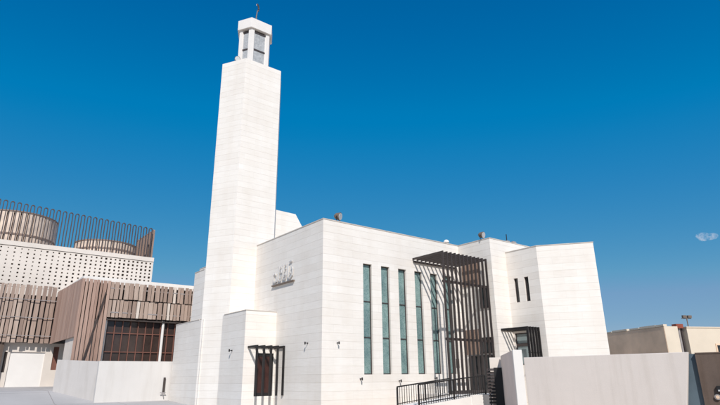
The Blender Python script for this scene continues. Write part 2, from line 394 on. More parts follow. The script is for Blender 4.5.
# lower blocks left of the minaret
bm = NB(); box(bm, -2.24, -0.01, 8.0, 12.15, 0, 4.69); obj('low_side_block', bm, M['stone'], mosque)
bm = NB(); box(bm, -2.255, -0.01, 8.6, 12.165, 4.692, 4.73); obj('coping', bm, M['coping'], mosque)
bm = NB(); box(bm, -2.19, -0.01, 8.1, 9.99, 4.735, 7.47); obj('upper_side_block', bm, M['stone'], mosque)
bm = NB(); box(bm, -2.205, -0.01, 8.6, 10.005, 7.472, 7.51); obj('coping', bm, M['coping'], mosque)
# raised roof block behind with a sloping end
bm = NB()
prof = [(0.6, H + 0.004), (0.6, 12.0), (3.87, 11.92), (4.40, 11.15), (6.1, H + 0.004)]
A_ = [bm.verts.new((x, 9.0, z)) for x, z in prof]; B_ = [bm.verts.new((x, 13.5, z)) for x, z in prof]
for i in range(5): bm.faces.new((A_[i], A_[(i + 1) % 5], B_[(i + 1) % 5], B_[i]))
bm.faces.new(A_); bm.faces.new(list(reversed(B_)))
obj('raised_roof_block', bm, M['stone'], mosque)
# slatted steel canopies fixed into the inner corners (parts of the mosque)
def canopy(name, xs, yw, yf, zt, zb, w, dep, mat, parent, rails=(), rail_d=0.05, rail_x=None):
    bm = NB(); rx = rail_x or (xs[0], xs[-1])
    box(bm, rx[0], rx[1], yw - 0.06, yw - 0.004, zt - dep + 0.02, zt - 0.02)
    root = obj(name, bm, mat, parent)
    for z, dz in rails:
        bm = NB(); box(bm, rx[0], rx[1], yf + dep / 2 + 0.002, yf + dep / 2 + 0.002 + rail_d, z - dz / 2, z + dz / 2); obj('rail', bm, mat, root)
    for x in xs:
        bm = NB()
        bar(bm, [(x, yw - 0.003, zt - dep / 2), (x, yf, zt - dep / 2), (x, yf, zb)], w, dep, (1, 0, 0))
        obj('slat', bm, mat, root)
    return root
canopy('door_grille', [-1.47, -1.10, -0.73, -0.37, -0.04], 4.105, 3.20, 3.12, 0.86, 0.075, 0.10, M['black'], mosque)
canopy('window_grille', [9.64 + 0.233 * k for k in range(5)], -2.28, -3.86, 3.95, 2.0, 0.06, 0.11, M['black'], mosque, [(2.7, 0.04)], 0.03)

# entrance platform and ramp belong to the mosque forecourt
bm = NB(); box(bm, 5.55, 9.338, -3.55, -0.003, 0, 0.84); obj('entrance_platform', bm, M['white'], mosque)
bm = NB()
r0, r1 = (-3.0, 0.03), (5.548, 0.78)
va = [bm.verts.new(p) for p in ((r0[0], -3.5, 0), (r1[0], -3.5, 0), (r1[0], -3.5, r1[1]), (r0[0], -3.5, r0[1]))]
vb = [bm.verts.new(p) for p in ((r0[0], -2.1, 0), (r1[0], -2.1, 0), (r1[0], -2.1, r1[1]), (r0[0], -2.1, r0[1]))]
for i in range(4): bm.faces.new((va[i], va[(i + 1) % 4], vb[(i + 1) % 4], vb[i]))
bm.faces.new(va); bm.faces.new(list(reversed(vb)))
obj('ramp', bm, M['white'], mosque)

# ------------------------------------------------------------------ pergola
perg = thing('pergola', 'tall brown steel slatted pergola over the mosque entrance corner', 'pergola', (7.4, -1.1, 0.84))
PX = [5.72 + 0.3015 * k for k in range(12)]
for x in PX:
    bm = NB()
    bar(bm, [(x, -0.004, 7.53), (x, -2.14, 7.53), (x, -2.14, 1.0)], 0.055, 0.105, (1, 0, 0))
    obj('slat', bm, M['pergola'], perg)
for z in (6.09, 3.32):
    bm = NB(); box(bm, PX[0], PX[-1], -2.05, -2.0, z - 0.06, z + 0.06); obj('crossbar', bm, M['pergola'], perg)
bm = NB(); box(bm, PX[0] - 0.05, PX[-1] + 0.05, -2.24, -2.04, 0.845, 0.998); obj('base_beam', bm, M['pergola'], perg)
bm = NB(); box(bm, PX[0], PX[-1], -0.10, -0.006, 7.36, 7.44); obj('wall_beam', bm, M['pergola'], perg)
bm = NB(); box(bm, 6.42, 6.60, -1.99, -1.94, 2.0, 2.42); obj('control_box', bm, M['black'], perg)

# ------------------------------------------------------------------ railings on the ramp
def railing(label, xa, za, xb, zb, y, h):
    n = int((xb - xa) / 0.135)
    t = thing('railing', label, 'railing', (xa, y, za), 'black railings along the entrance ramp')
    zz = lambda x: za + (zb - za) * (x - xa) / (xb - xa)
    bm = NB(); bar(bm, [(xa, y, za + h), (xb, y, zb + h)], 0.06, 0.05, (0, 1, 0)); obj('handrail', bm, M['black'], t)
    bm = NB(); bar(bm, [(xa, y, za + 0.07), (xb, y, zb + 0.07)], 0.035, 0.03, (0, 1, 0)); obj('bottom_rail', bm, M['black'], t)
    for i in range(n + 1):
        x = xa + (xb - xa) * i / n; w = 0.028 if i in (0, n // 2, n) else 0.009
        bm = NB(); box(bm, x - w, x + w, y - w, y + w, zz(x) - 0.05, zz(x) + h - 0.02)
        obj('post' if w > 0.02 else 'baluster', bm, M['black'], t)
    return t
railing('black steel railing on the outer edge of the entrance ramp, nearer one', 2.44, 0.53, 6.62, 0.87, -3.42, 0.79)
railing('black steel railing between the ramp and the mosque front wall', 2.33, 0.49, 5.62, 0.80, -2.25, 0.74)

# ------------------------------------------------------------------ minaret
HXC = (-0.18, 8.17)
HX = [(-1.418, 6.656), (1.055, 6.656), (1.93, 8.17), (1.055, 9.684), (-1.418, 9.684), (-2.29, 8.17)]
def hexs(s): return [(HXC[0] + (x - HXC[0]) * s, HXC[1] + (y - HXC[1]) * s) for x, y in HX]
minaret = thing('minaret', 'tall white six-sided stone minaret with lantern and finial on top', 'minaret', (*HXC, 0))
bm = NB(); prism(bm, HX, 0, 20.53); obj('shaft', bm, M['stone'], minaret)
body = hexs(0.53)
bm = NB()
core = hexs(0.44); prism(bm, core, 20.54, 23.42)
lan = obj('lantern', bm, M['recess'], minaret)
for i in range(6):      # six corner pilasters
    p = Vector(body[i]); d0 = (Vector(body[i - 1]) - p).normalized(); d1 = (Vector(body[(i + 1) % 6]) - p).normalized(); c = (Vector(HXC) - p).normalized()
    w = 0.21
    poly = [p, p + d1 * w, p + d1 * w + c * 0.15, p + d0 * w + c * 0.15, p + d0 * w]
    bm = NB(); prism(bm, [tuple(q) for q in poly], 20.535, 23.42); obj('pilaster', bm, M['lanternwhite'], lan)
wi = hexs(0.475)
for i in range(6):      # panes between them with crossbars
    a, b = Vector(wi[i]), Vector(wi[(i + 1) % 6]); u = (b - a).normalized(); n = Vector((u.y, -u.x)); L_ = (b - a).length
    bm = NB(); obox(bm, a + u * 0.1, u, L_ - 0.2, 0.03, 20.6, 23.3); obj('lantern_window', bm, M['lanternglass'], lan)
    bm = NB()
    for z in (20.66, 21.95, 23.25): obox(bm, a + u * 0.1 + n * 0.035, u, L_ - 0.2, 0.032, z - 0.05, z + 0.05)
    obj('window_bar', bm, M['darkmetal'], lan)
bm = NB(); prism(bm, hexs(0.60), 23.43, 24.16)
cap = obj('cap', bm, M['lanternwhite'], minaret, bevel=0.015)
bm = NB()
h6 = hexs(0.5); vb = [bm.verts.new((x, y, 24.163)) for x, y in h6]; ap = bm.verts.new((*HXC, 24.45))
for i in range(6): bm.faces.new((vb[i], vb[(i + 1) % 6], ap))
obj('cap_top', bm, M['white'], minaret)
bm = NB(); tube(bm, [(*HXC, 24.40), (*HXC, 24.75), (*HXC, 25.1), (HXC[0] + 0.05, HXC[1], 25.64)], [0.10, 0.075, 0.05, 0.035], 10)
fin = obj('finial', bm, M['brass'], minaret)
bm = NB()
pts = []; rr = []
for k in range(13):
    a = math.radians(-60 + 300 * k / 12) - math.radians(90)
    pts.append((HXC[0] + 0.05 + 0.21 * math.cos(a + math.radians(30)) * 0.74, HXC[1] + 0.21 * math.cos(a + math.radians(30)) * 0.67, 25.86 + 0.25 * math.sin(a + math.radians(30)))); rr.append(0.012 + 0.05 * math.sin(math.pi * k / 12))
tube(bm, pts, rr, 8); obj('crescent', bm, M['brass'], fin)

# ------------------------------------------------------------------ sign on the side wall
sg = thing('wall_sign', 'raised silver calligraphy sign with bronze ledge on the mosque side wall', 'sign', (0, 3.5, 6.2))
def stroke(pts, w, d=0.05):
    bm = NB(); w *= 0.85
    P = [Vector((-0.055, 4.56 - u, 6.26 + v)) for u, v in pts]
    bar(bm, P, d, w, (1, 0, 0)); obj('letter', bm, M['silver'], sg)
SL = 0.0
for pts, w in [
    ([(0.06, 0.12), (0.06, 0.62)], 0.06), ([(0.06, 0.14), (0.22, 0.08), (0.42, 0.12), (0.44, 0.26)], 0.07), ([(0.12, 0.48), (0.26, 0.56), (0.30, 0.44)], 0.055),
    ([(0.60, 0.10), (0.62, 0.86)], 0.065), ([(0.62, 0.12), (0.80, 0.10), (0.86, 0.30), (0.74, 0.34)], 0.06), ([(0.70, 0.56), (0.84, 0.60), (0.90, 0.48)], 0.055), ([(0.74, 0.80), (0.84, 0.80)], 0.07),
    ([(1.06, 0.10), (1.06, 0.90)], 0.065), ([(1.06, 0.12), (1.28, 0.12), (1.34, 0.30), (1.20, 0.36), (1.16, 0.24)], 0.06), ([(1.20, 0.58), (1.32, 0.66)], 0.06), ([(1.22, 0.84), (1.32, 0.84)], 0.07),
    ([(1.54, 0.10), (1.54, 0.78)], 0.065), ([(1.54, 0.12), (1.80, 0.10), (1.94, 0.22), (1.96, 0.52), (1.86, 0.66)], 0.07), ([(1.64, 0.92), (1.90, 0.95)], 0.07), ([(1.70, 0.34), (1.80, 0.36)], 0.07)]:
    stroke(pts, w)
bm = NB(); box(bm, -0.10, -0.003, 2.44, 4.60, 6.15, 6.22); obj('ledge', bm, M['ledge'], sg)

# ------------------------------------------------------------------ small lamps fixed to the walls
def wall_light(label, p, n, big=1.0, grp='small dark lights fixed to the mosque walls'):
    n = Vector((*n, 0)); s = Vector((-n.y, n.x, 0)); p = Vector(p)
    t = thing('wall_light', label, 'wall light', p, grp)
    big *= 0.68
    k = 0.055 * big
    bm = NB(); bar(bm, [p - n * -0.002, p + n * 0.05], k, k * 1.6, (s.x, s.y, 0)); obj('back_plate', bm, M['black'], t)
    bm = NB(); tube(bm, [p + n * 0.05, p + n * 0.12, p + n * 0.16 + Vector((0, 0, 0.03))], 0.016, 6); obj('arm', bm, M['black'], t)
    q = p + n * 0.16
    bm = NB(); tube(bm, [q + Vector((0, 0, 0.10 * big)), q + Vector((0, 0, 0.07 * big)), q - Vector((0, 0, 0.07 * big)), q - Vector((0, 0, 0.10 * big))], [0.035 * big, 0.052 * big, 0.052 * big, 0.04 * big], 10); obj('lamp_head', bm, M['black'], t)
wall_light('small light on the mosque side wall just left of the front corner', (0, 1.12, 3.13), (-1, 0), 0.9)
wall_light('small light on the mosque front wall just right of the corner', (0.82, 0, 3.10), (0, -1), 0.9)
wall_light('small light low on the front wall below the first teal window', (2.11, 0, 1.56), (0, -1), 1.0)
wall_light('small light low on the front wall below the gap between second and third teal windows', (4.47, 0, 1.45), (0, -1), 1.0)
wall_light('small light low on the front wall beside the pergola foot above the railing', (6.9, 0, 1.55), (0, -1), 1.0)
wall_light('small light on the side of the entrance bay near the minaret', (-1.69, 5.39, 2.96), (-1, 0), 1.0)

# ------------------------------------------------------------------ roof fittings
def floodlight(label, p, yaw, s=1.0):
    t = thing('floodlight', label, 'floodlight', p, 'floodlights on the mosque roof edge')
    p = Vector(p); c, sn = math.cos(yaw), math.sin(yaw); F_ = Vector((c, sn, -0.25)).normalized(); R_ = Vector((-sn, c, 0))
    bm = NB(); bar(bm, [p + R_ * 0.17 * s + Vector((0, 0, .22 * s)), p + R_ * 0.17 * s, p - R_ * 0.17 * s, p - R_ * 0.17 * s + Vector((0, 0, .22 * s))], 0.03, 0.02, tuple(Vector((c, sn, 0)))); obj('bracket', bm, M['black'], t)
    q = p + Vector((0, 0, 0.24 * s))
    bm = NB(); tube(bm, [q - F_ * 0.17 * s, q - F_ * 0.10 * s, q + F_ * 0.06 * s, q + F_ * 0.10 * s], [0.06 * s, 0.13 * s, 0.17 * s, 0.175 * s], 14); h = obj('housing', bm, M['ledge'], t)
    bm = NB(); tube(bm, [q + F_ * 0.101 * s, q + F_ * 0.12 * s], 0.15 * s, 14); obj('lens', bm, M['silver'], h)
floodlight('round floodlight on the roof edge above the front corner', (0.95, 0.12, H + 0.05), math.radians(-60), 1.15)
floodlight('round floodlight on the roof edge above the pergola end', (9.42, -1.72, H + 0.04), math.radians(-80), 1.1)
floodlight('small floodlight on the top of the minaret shaft left of the lantern', (-1.62, 7.45, 20.535), math.radians(-120), 1.0)
t = thing('dome_camera', 'small white dome on the roof edge above the pergola', 'camera', (8.55, 0.13, H + 0.05))
bm = NB(); tube(bm, [(8.55, 0.13, H + 0.052), (8.55, 0.13, H + 0.13)], 0.11, 14); obj('base', bm, M['white'], t)
bm = NB(); tube(bm, [(8.55, 0.13, H + 0.13 + 0.16 * math.sin(a)) for a in [i * math.pi / 2 / 6 for i in range(7)]], [0.16 * math.cos(i * math.pi / 2 / 6) + 0.004 for i in range(7)], 14); obj('dome', bm, M['white'], t)
t = thing('roof_antenna', 'short dark antenna on the wing roof edge', 'antenna', (11.1, -2.1, H + 0.04))
bm = NB(); tube(bm, [(11.1, -2.12, H + 0.04), (11.1, -2.12, H + 0.52)], 0.025, 8); obj('rod', bm, M['black'], t)
bm = NB(); box(bm, 11.0, 11.28, -2.2, -2.04, H + 0.041, H + 0.14); obj('base', bm, M['pipe'], t)
bm = NB(); box(bm, 11.55, 11.85, -2.22, -2.07, H + 0.041, H + 0.17)
tag(obj('junction_box', bm, M['pipe'], bevel=0.02), 'little grey junction box on the wing roof edge beside the antenna', 'box')

# ------------------------------------------------------------------ cultural building on the left
cb = thing('slatted_building', 'low cream building clad in brown vertical boards left of the mosque', 'building', (-8, 20, 0.5))
YR, XC, YL, YP = 15.0, -7.10, 23.0, 24.0
# solid bodies
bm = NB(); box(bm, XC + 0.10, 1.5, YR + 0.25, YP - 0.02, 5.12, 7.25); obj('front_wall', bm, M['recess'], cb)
bm = NB(); box(bm, XC + 0.05, 1.6, YR + 0.12, YP - 0.02, 7.26, 7.62); obj('roof_edge', bm, M['white'], cb)
bm = NB(); box(bm, XC + 0.1, -5.55, YR + 0.25, YR + 3, 0.7, 5.1); obj('lower_wall', bm, M['cream'], cb)
bm = NB(); box(bm, -19, -0.72, YP + 0.35, 36, 1.0, 11.0); obj('upper_block', bm, M['cream'], cb)
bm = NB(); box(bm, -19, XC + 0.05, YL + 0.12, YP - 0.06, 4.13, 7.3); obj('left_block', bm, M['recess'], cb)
def boards(bm, o, u, n, length, tiers, wmin, wmax, gap, dmin, dmax, jit=0.0):
    o, u, n = Vector(o), Vector((*u, 0)), Vector((*n, 0))
    for z0, z1 in tiers:
        x = 0.0
        while x < length - 0.03:
            w = min(random.uniform(wmin, wmax), length - x); dd = random.uniform(dmin, dmax); j0 = random.uniform(-jit, jit); j1 = random.uniform(-jit, jit)
            p = o + u * x + n * dd
            th = 0.045
            q = [p, p + u * w, p + u * w - n * th, p - n * th]
            prism(bm, [(v.x, v.y) for v in q], z0 + j0, z1 + j1)
            x += w + random.uniform(*gap)
bm = NB(); boards(bm, (-5.5, YR, 0), (1, 0), (0, -1), 6.9, [(5.25, 6.30), (6.36, 7.38)], 0.14, 0.28, (0.02, 0.09), 0.0, 0.14, 0.015); obj('front_boards', bm, M['boards'], cb)
bm = NB(); boards(bm, (XC, YR, 0), (1, 0), (0, -1), 1.58, [(2.3, 7.42)], 0.10, 0.20, (0.015, 0.06), 0.0, 0.10, 0.03); obj('corner_boards', bm, M['boards2'], cb)
bm = NB(); bar(bm, [(-5.75, YR - 0.15, 6.7), (-6.52, YR - 0.15, 2.6)], 0.07, 0.05, (0, 1, 0)); obj('leaning_dark_strip', bm, M['recess'], cb)  # thin dark diagonal strip in front of the corner boards
bm = NB(); boards(bm, (XC, YR + 8.05, 0), (0, -1), (-1, 0), 8.05, [(4.05, 7.45)], 0.26, 0.30, (0.008, 0.02), 0.0, 0.015, 0.0)
for v in bm.verts:
    if v.co.z > 6: v.co.z += 0.025 * (v.co.y - YR)
obj('side_boards', bm, M['boards2'], cb)
bm = NB(); boards(bm, (-19, YL, 0), (1, 0), (0, -1), 11.85, [(4.1, 7.95)], 0.14, 0.28, (0.02, 0.12), 0.0, 0.18, 0.03); obj('left_boards', bm, M['boards'], cb)
bm = NB()
for z in (4.55, 5.75, 6.95): box(bm, -19, XC - 0.02, YL - 0.245, YL - 0.215, z - 0.018, z + 0.018)
obj('board_rail', bm, M['pipe'], cb)
bm = NB()
for z in (5.55, 7.0): box(bm, -5.5, 1.4, YR - 0.02, YR + 0.02, z - 0.03, z + 0.03)
obj('board_rail', bm, M['pipe'], cb)
# glazed strip under the front boards
GY = YR + 0.30
bm = NB(); box(bm, -5.35, 1.4, GY + 0.06, GY + 0.09, 2.5, 5.12); gl = obj('window', bm, M['brownglass'], cb)
bm = NB()
for i in range(14):
    x = -5.35 + 0.46 * i; box(bm, x - 0.025, x + 0.025, GY - 0.02, GY + 0.05, 2.5, 5.12)
for z in (3.25, 4.35): box(bm, -5.35, 1.4, GY - 0.015, GY + 0.045, z - 0.025, z + 0.025)
obj('mullion', bm, M['redbrown'], gl)
for x in (-5.46, -2.02):
    bm = NB(); tube(bm, [(x, GY - 0.12, 0.6), (x, GY - 0.12, 5.2)], 0.085, 12); obj('column', bm, M['white'], cb)
bm = NB(); box(bm, -5.5, 1.4, YR + 0.02, YR + 0.24, 5.08, 5.16); obj('soffit', bm, M['recess'], cb)
# garage front under the left boards
bm = NB()
wall(bm, (-19, YL + 0.4), (1, 0), (0, -1), 0, 13.4, 1.2, 4.12, [(9.74, 11.80, 1.24, 3.5), (9.42, 9.6, 2.2, 3.5), (12.28, 12.62, 2.35, 3.9)], 0.12)
obj('garage_wall', bm, M['cream'], cb, recalc=False)
bm = NB(); box(bm, -9.26, -7.2, YL + 0.47, YL + 0.52, 1.24, 3.5)
gd = obj('garage_door', bm, M['white'], cb)
bm = NB(); box(bm, -9.58, -9.4, YL + 0.47, YL + 0.52, 2.2, 3.5); obj('narrow_window', bm, M['recess'], cb)
bm = NB(); box(bm, -6.72, -6.38, YL + 0.47, YL + 0.52, 2.35, 3.9); obj('wood_shutter', bm, M['redbrown'], cb)
bm = NB(); box(bm, -19, -9.72, YL + 0.05, YL + 0.38, 1.2, 4.1); obj('brown_side_wall', bm, M['brownwall'], cb)
# perforated screen wall, holes growing to the right
bm = NB()
px0, nx, pw, pz0, nz, ph = -17.6, 40, 0.427, 7.92, 10, 0.2835
xcols = [px0]
while xcols[-1] < -0.75: xcols.append(xcols[-1] + max(0.335, 0.43 - 0.012 * max(0, xcols[-1] + 11.5)))
nx = len(xcols) - 1
for i in range(nx):
    for j in range(nz):
        a, b = xcols[i], xcols[i + 1]; c, d = pz0 + j * ph, pz0 + (j + 1) * ph
        s = 0.043 + 0.034 * min(1, max(0, (a + 11) / 9)) + random.uniform(-0.014, 0.014)
        m_, k_ = (a + b) / 2, (c + d) / 2
        x = [a, m_ - s, m_ + s, b]; z = [c, k_ - s, k_ + s, d]
        for p in range(3):
            for q in range(3):
                if p == 1 and q == 1: continue
                sheet(bm, [(x[p], YP, z[q]), (x[p + 1], YP, z[q]), (x[p + 1], YP, z[q + 1]), (x[p], YP, z[q + 1])])
        for (xa, za), (xb, zb) in (((x[1], z[1]), (x[2], z[1])), ((x[2], z[1]), (x[2], z[2])), ((x[2], z[2]), (x[1], z[2])), ((x[1], z[2]), (x[1], z[1]))):
            sheet(bm, [(xa, YP, za), (xa, YP + 0.14, za), (xb, YP + 0.14, zb), (xb, YP, zb)])
obj('perforated_screen', bm, M['cream'], cb, recalc=False)
xr = xcols[-1]
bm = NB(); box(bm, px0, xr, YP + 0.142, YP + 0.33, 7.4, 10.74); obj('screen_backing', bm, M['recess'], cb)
bm = NB(); box(bm, px0, xr + 0.06, YP - 0.05, YP + 0.34, 10.79, 11.12); obj('parapet', bm, M['cream'], cb)
bm = NB(); box(bm, px0, xr + 0.02, YP + 0.02, YP + 0.34, 6.4, 7.915); obj('screen_base', bm, M['cream'], cb)
bm = NB(); box(bm, xr + 0.003, xr + 0.06, YP, YP + 0.34, 7.92, 10.785); obj('screen_end', bm, M['cream'], cb)

# hooped fence on its roof
rf = thing('roof_fence', 'fence of tall grey-brown steel hoops along the roof of the slatted building', 'fence', (-7, YP + 0.1, 11.12))
def hoop(x, y, z1, along):
    u = Vector((*along, 0)); p = Vector((x, y, 0)); w = 0.115
    bm = NB(); pts = [p - u * w + Vector((0, 0, 11.125)), p - u * w + Vector((0, 0, z1 - 0.12))]
    for k in range(1, 6): pts.append(p - u * w * math.cos(math.pi * k / 6) + Vector((0, 0, z1 - 0.12 + 0.115 * math.sin(math.pi * k / 6))))
    pts += [p + u * w + Vector((0, 0, z1 - 0.12)), p + u * w + Vector((0, 0, 11.125))]
    n = Vector((-u.y, u.x, 0)); bar(bm, pts, 0.13, 0.055, tuple(n)); return bm
xh = -15.9
while xh < -0.75:
    zt = 14.03 - (xh + 11.6) * 0.0415
    obj('hoop', hoop(xh, YP + 0.1, zt, (1, 0)), M['hoop'], rf); xh += 0.427
yy = YP + 0.35
while yy < YP + 5:
    obj('hoop', hoop(-0.62, yy, 13.55, (0, 1)), M['woodpanel'], rf); yy += 0.36
def water_tank(label, cx, cy, r, z1):
    t = thing('water_tank', label, 'tank', (cx, cy, 11.005), 'round tanks on the slatted building roof')
    bm = NB(); seg = 40
    for k in range(seg):
        a0, a1 = 2 * math.pi * k / seg, 2 * math.pi * (k + 0.82) / seg
        prism(bm, [(cx + r * math.cos(a0), cy + r * math.sin(a0)), (cx + r * math.cos(a1), cy + r * math.sin(a1)), (cx + (r - .1) * math.cos(a1), cy + (r - .1) * math.sin(a1)), (cx + (r - .1) * math.cos(a0), cy + (r - .1) * math.sin(a0))], 11.01, z1)
    obj('shell', bm, M['tank'], t)
    bm = NB(); tube(bm, [(cx, cy, 11.01), (cx, cy, z1 - 0.2)], r - 0.12, 40); obj('drum', bm, M['tankdark'], t)
    bm = NB(); tube(bm, [(cx, cy, z1), (cx, cy, z1 + 0.10)], r + 0.04, 40); obj('rim', bm, M['tankdark'], t)
    bm = NB(); tube(bm, [(cx, cy, 12.15), (cx, cy, 12.3)], r + 0.03, 40); obj('band', bm, M['tankdark'], t)
water_tank('taller tan round tank at the left end of the slatted building roof', -9.9, 29.4, 2.85, 13.95)
water_tank('shorter tan round tank nearer the minaret on the slatted building roof', -2.95, 29.9, 2.5, 12.85)

# low white wall in front of that building
lw = thing('low_wall', 'low white rendered wall between the mosque and the slatted building', 'wall', (-4.5, 12.6, 0.4))
bm = NB(); box(bm, -6.16, -1.0, 12.3, 12.55, 0.3, 2.63); obj('front_run', bm, M['whitewall'], lw)
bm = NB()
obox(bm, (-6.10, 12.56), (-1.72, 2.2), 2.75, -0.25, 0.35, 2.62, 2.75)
sr = obj('angled_run', bm, M['shadewall'], lw)
bm = NB(); box(bm, -2.62, -2.52, 12.2, 12.297, 0.95, 1.75); obj('vent_slot', bm, M['recess'], lw)
t = thing('wall_tap', 'small metal tap low on the white wall beside the mosque', 'tap', (-2.62, 12.25, 0.85))
bm = NB(); tube(bm, [(-2.62, 12.298, 0.88), (-2.62, 12.12, 0.88), (-2.62, 12.08, 0.80)], 0.03, 8); obj('spout', bm, M['pipe'], t)
bm = NB(); box(bm, -2.78, -2.46, 12.15, 12.19, 0.90, 0.94); obj('handle', bm, M['pipe'], t)

# ------------------------------------------------------------------ boundary walls on the right
u = Vector((0.211, -0.977)).normalized(); nR = Vector((-u.y, u.x))      # nR points away from the viewer side
bw = thing('boundary_wall', 'long pale grey boundary wall in the right foreground', 'wall', (2.9, -11, 0))
p0 = Vector((2.43, -8.60)); L_ = 4.87
bm = NB()
pts = [(0.0, 0), (L_ - 0.42, 0), (L_, 2.2), (0.0, 2.2)]
A_ = [bm.verts.new((*(p0 + u * a), z)) for a, z in pts]; B_ = [bm.verts.new((*(p0 + u * a + nR * 0.2), z)) for a, z in pts]
for i in range(4): bm.faces.new((A_[i], A_[(i + 1) % 4], B_[(i + 1) % 4], B_[i]))
bm.faces.new(A_); bm.faces.new(list(reversed(B_)))
obj('panel', bm, M['greywall'], bw, bevel=0.012)
gw = thing('gate_wall', 'white ended wall running back from the boundary wall towards the tower', 'wall', (4.5, -6.5, 0))
g0 = Vector((2.33, -8.256)); gu = Vector((0.742, 0.670)).normalized(); e = Vector((0.42, -0.907))
bm = NB(); pe = [g0, g0 + gu * 0.28, g0 + gu * 0.28 + e * 0.31, g0 + e * 0.31]
prism(bm, [tuple(q) for q in pe], 0, 2.46); obj('end_pillar', bm, M['white'], gw, bevel=0.012)
bm = NB(); s0 = g0 + gu * 0.285; pe = [s0, s0 + gu * 5.2, s0 + gu * 5.2 + e * 0.29, s0 + e * 0.29]
prism(bm, [tuple(q) for q in pe], 0, 2.455); obj('run', bm, M['mauvewall'], gw)
# gate pillar and slatted gate at the far end
def at_gate(d, lat):    # point in plan near the far end of the gate wall
    return Vector((6.35, -4.70)) + Vector((0.80, 0.60)) * d + Vector((0.60, -0.80)) * lat
bm = NB(); q0 = at_gate(0.25, -0.56); pe = [q0, q0 + Vector((0.60, -0.80)) * 0.5, q0 + Vector((0.60, -0.80)) * 0.5 + Vector((0.8, 0.6)) * 0.4, q0 + Vector((0.8, 0.6)) * 0.4]
prism(bm, [tuple(q) for q in pe], 0, 2.40)
tag(obj('gate_pillar', bm, M['cream'], bevel=0.01), 'short cream pillar behind the black slatted gate', 'pillar')
gt = thing('slatted_gate', 'black louvred metal gate standing at the end of the gate wall', 'gate', (*at_gate(0, -0.3), 0))
gd_ = Vector((0.60, -0.80)); gn = Vector((0.80, 0.60))
c0 = at_gate(-0.05, -0.66)
bm = NB(); obox(bm, c0 + gd_ * 0.26, gd_, 0.46, 0.06, 0.1, 1.97); obj('panel', bm, M['black'], gt)
bm = NB(); obox(bm, c0 + gd_ * 0.02, gd_, 0.05, 0.06, 0.1, 1.92); obj('stile', bm, M['black'], gt)
for k in range(13):
    z = 0.22 + 0.135 * k; bm = NB()
    a = c0 - gn * 0.05 + gd_ * -0.03; pe = [a, a + gd_ * 0.29, a + gd_ * 0.29 + gn * 0.14, a + gn * 0.14]
    vs0 = [bm.verts.new((*q, z + dz)) for q, dz in zip(pe, (0, 0, 0.07, 0.07))]; vs1 = [bm.verts.new((*q, z + dz + 0.025)) for q, dz in zip(pe, (0, 0, 0.07, 0.07))]
    for i in range(4): bm.faces.new((vs0[i], vs0[(i + 1) % 4], vs1[(i + 1) % 4], vs1[i]))
    bm.faces.new(vs0); bm.faces.new(vs1); obj('louvre', bm, M['darkmetal'], gt)

# brown wall and dark sheet past the end of the boundary wall
bq = Vector((3.75, -13.42)); bu = Vector((0.28, -0.96)).normalized(); bn = Vector((-bu.y, bu.x))
bwn = thing('brown_wall', 'dull brown wall at the right edge beyond the pale boundary wall', 'wall', (*(bq + bu * 1.5), 0))
bm = NB(); obox(bm, bq, bu, 4.0, 0.2, 0, 2.15); obj('panel', bm, M['brownwall'], bwn)
bm = NB(); obox(bm, bq - bn * 0.015, bu, 4.0, 0.22, 2.152, 2.185); obj('coping', bm, M['brownwall'], bwn)
bm = NB(); obox(bm, (3.55, -12.3), bu, 2.6, 0.03, 0, 2.16)
tag(obj('metal_sheet', bm, M['bluegrey']), 'dark blue-grey metal sheet filling the gap between grey and brown walls', 'sheet', kind='thing')
def on_brown(a, d, z): q = bq + bu * a - bn * d; return Vector((q.x, q.y, z))
t = thing('wall_lamp', 'black wall lamp with white face on the brown wall', 'wall lamp', on_brown(0.40, 0, 1.15))
bm = NB(); obox(bm, bq + bu * 0.36 - bn * 0.09, bu, 0.13, 0.088, 1.13, 1.29); obj('housing', bm, M['black'], t)
bm = NB(); obox(bm, bq + bu * 0.385 - bn * 0.11, bu, 0.085, 0.018, 1.15, 1.19); obj('face', bm, M['silver'], t)
t = thing('wall_plaque', 'round pinkish plaque below the wall lamp on the brown wall', 'plaque', on_brown(0.34, 0, 1.0))
bm = NB(); tube(bm, [on_brown(0.34, 0.003, 1.0), on_brown(0.34, 0.05, 1.0)], 0.075, 20); obj('disc', bm, M['pipe'], t)
bm = NB(); tube(bm, [on_brown(0.34, 0.052, 1.0), on_brown(0.34, 0.065, 1.0)], 0.045, 20); obj('boss', bm, M['tan'], t)

# ------------------------------------------------------------------ far beige houses
d1 = Vector((0.90, -0.436)); d2 = Vector((0.436, 0.90))
K = Vector((28.1, -2.58))
hs = thing('beige_house', 'single storey beige house with tan shade painted on its side wall behind the tower', 'house', (*(K + d1 * 0.5 + d2 * 8), 1.2))
def hpoly(a, L_, dep): return [tuple(a), tuple(a + d1 * L_), tuple(a + d1 * L_ + d2 * dep), tuple(a + d2 * dep)]
bm = NB(); prism(bm, hpoly(K, 1.12, 24), 0.9, 4.93); obj('wall', bm, M['beige'], hs)
bm = NB(); prism(bm, [tuple(K - d1 * 0.03 + d2 * 0.02), tuple(K - d1 * 0.003 + d2 * 0.02), tuple(K - d1 * 0.003 + d2 * 24), tuple(K - d1 * 0.03 + d2 * 24)], 0.9, 4.90); obj('side_shade_skin', bm, M['tan'], hs)  # added skin whose tan colour carries the shade of the beige side
bm = NB()
x = 0.0
while x < 23:
    l = random.uniform(0.7, 2.4); q = K - d1 * 0.05 + d2 * x
    prism(bm, [tuple(q), tuple(q + d1 * 0.3), tuple(q + d1 * 0.3 + d2 * l), tuple(q + d2 * l)], 4.935, 4.935 + random.uniform(0.05, 0.16)); x += l + random.uniform(0.02, 0.6)
obj('roof_edge', bm, M['beige'], hs)
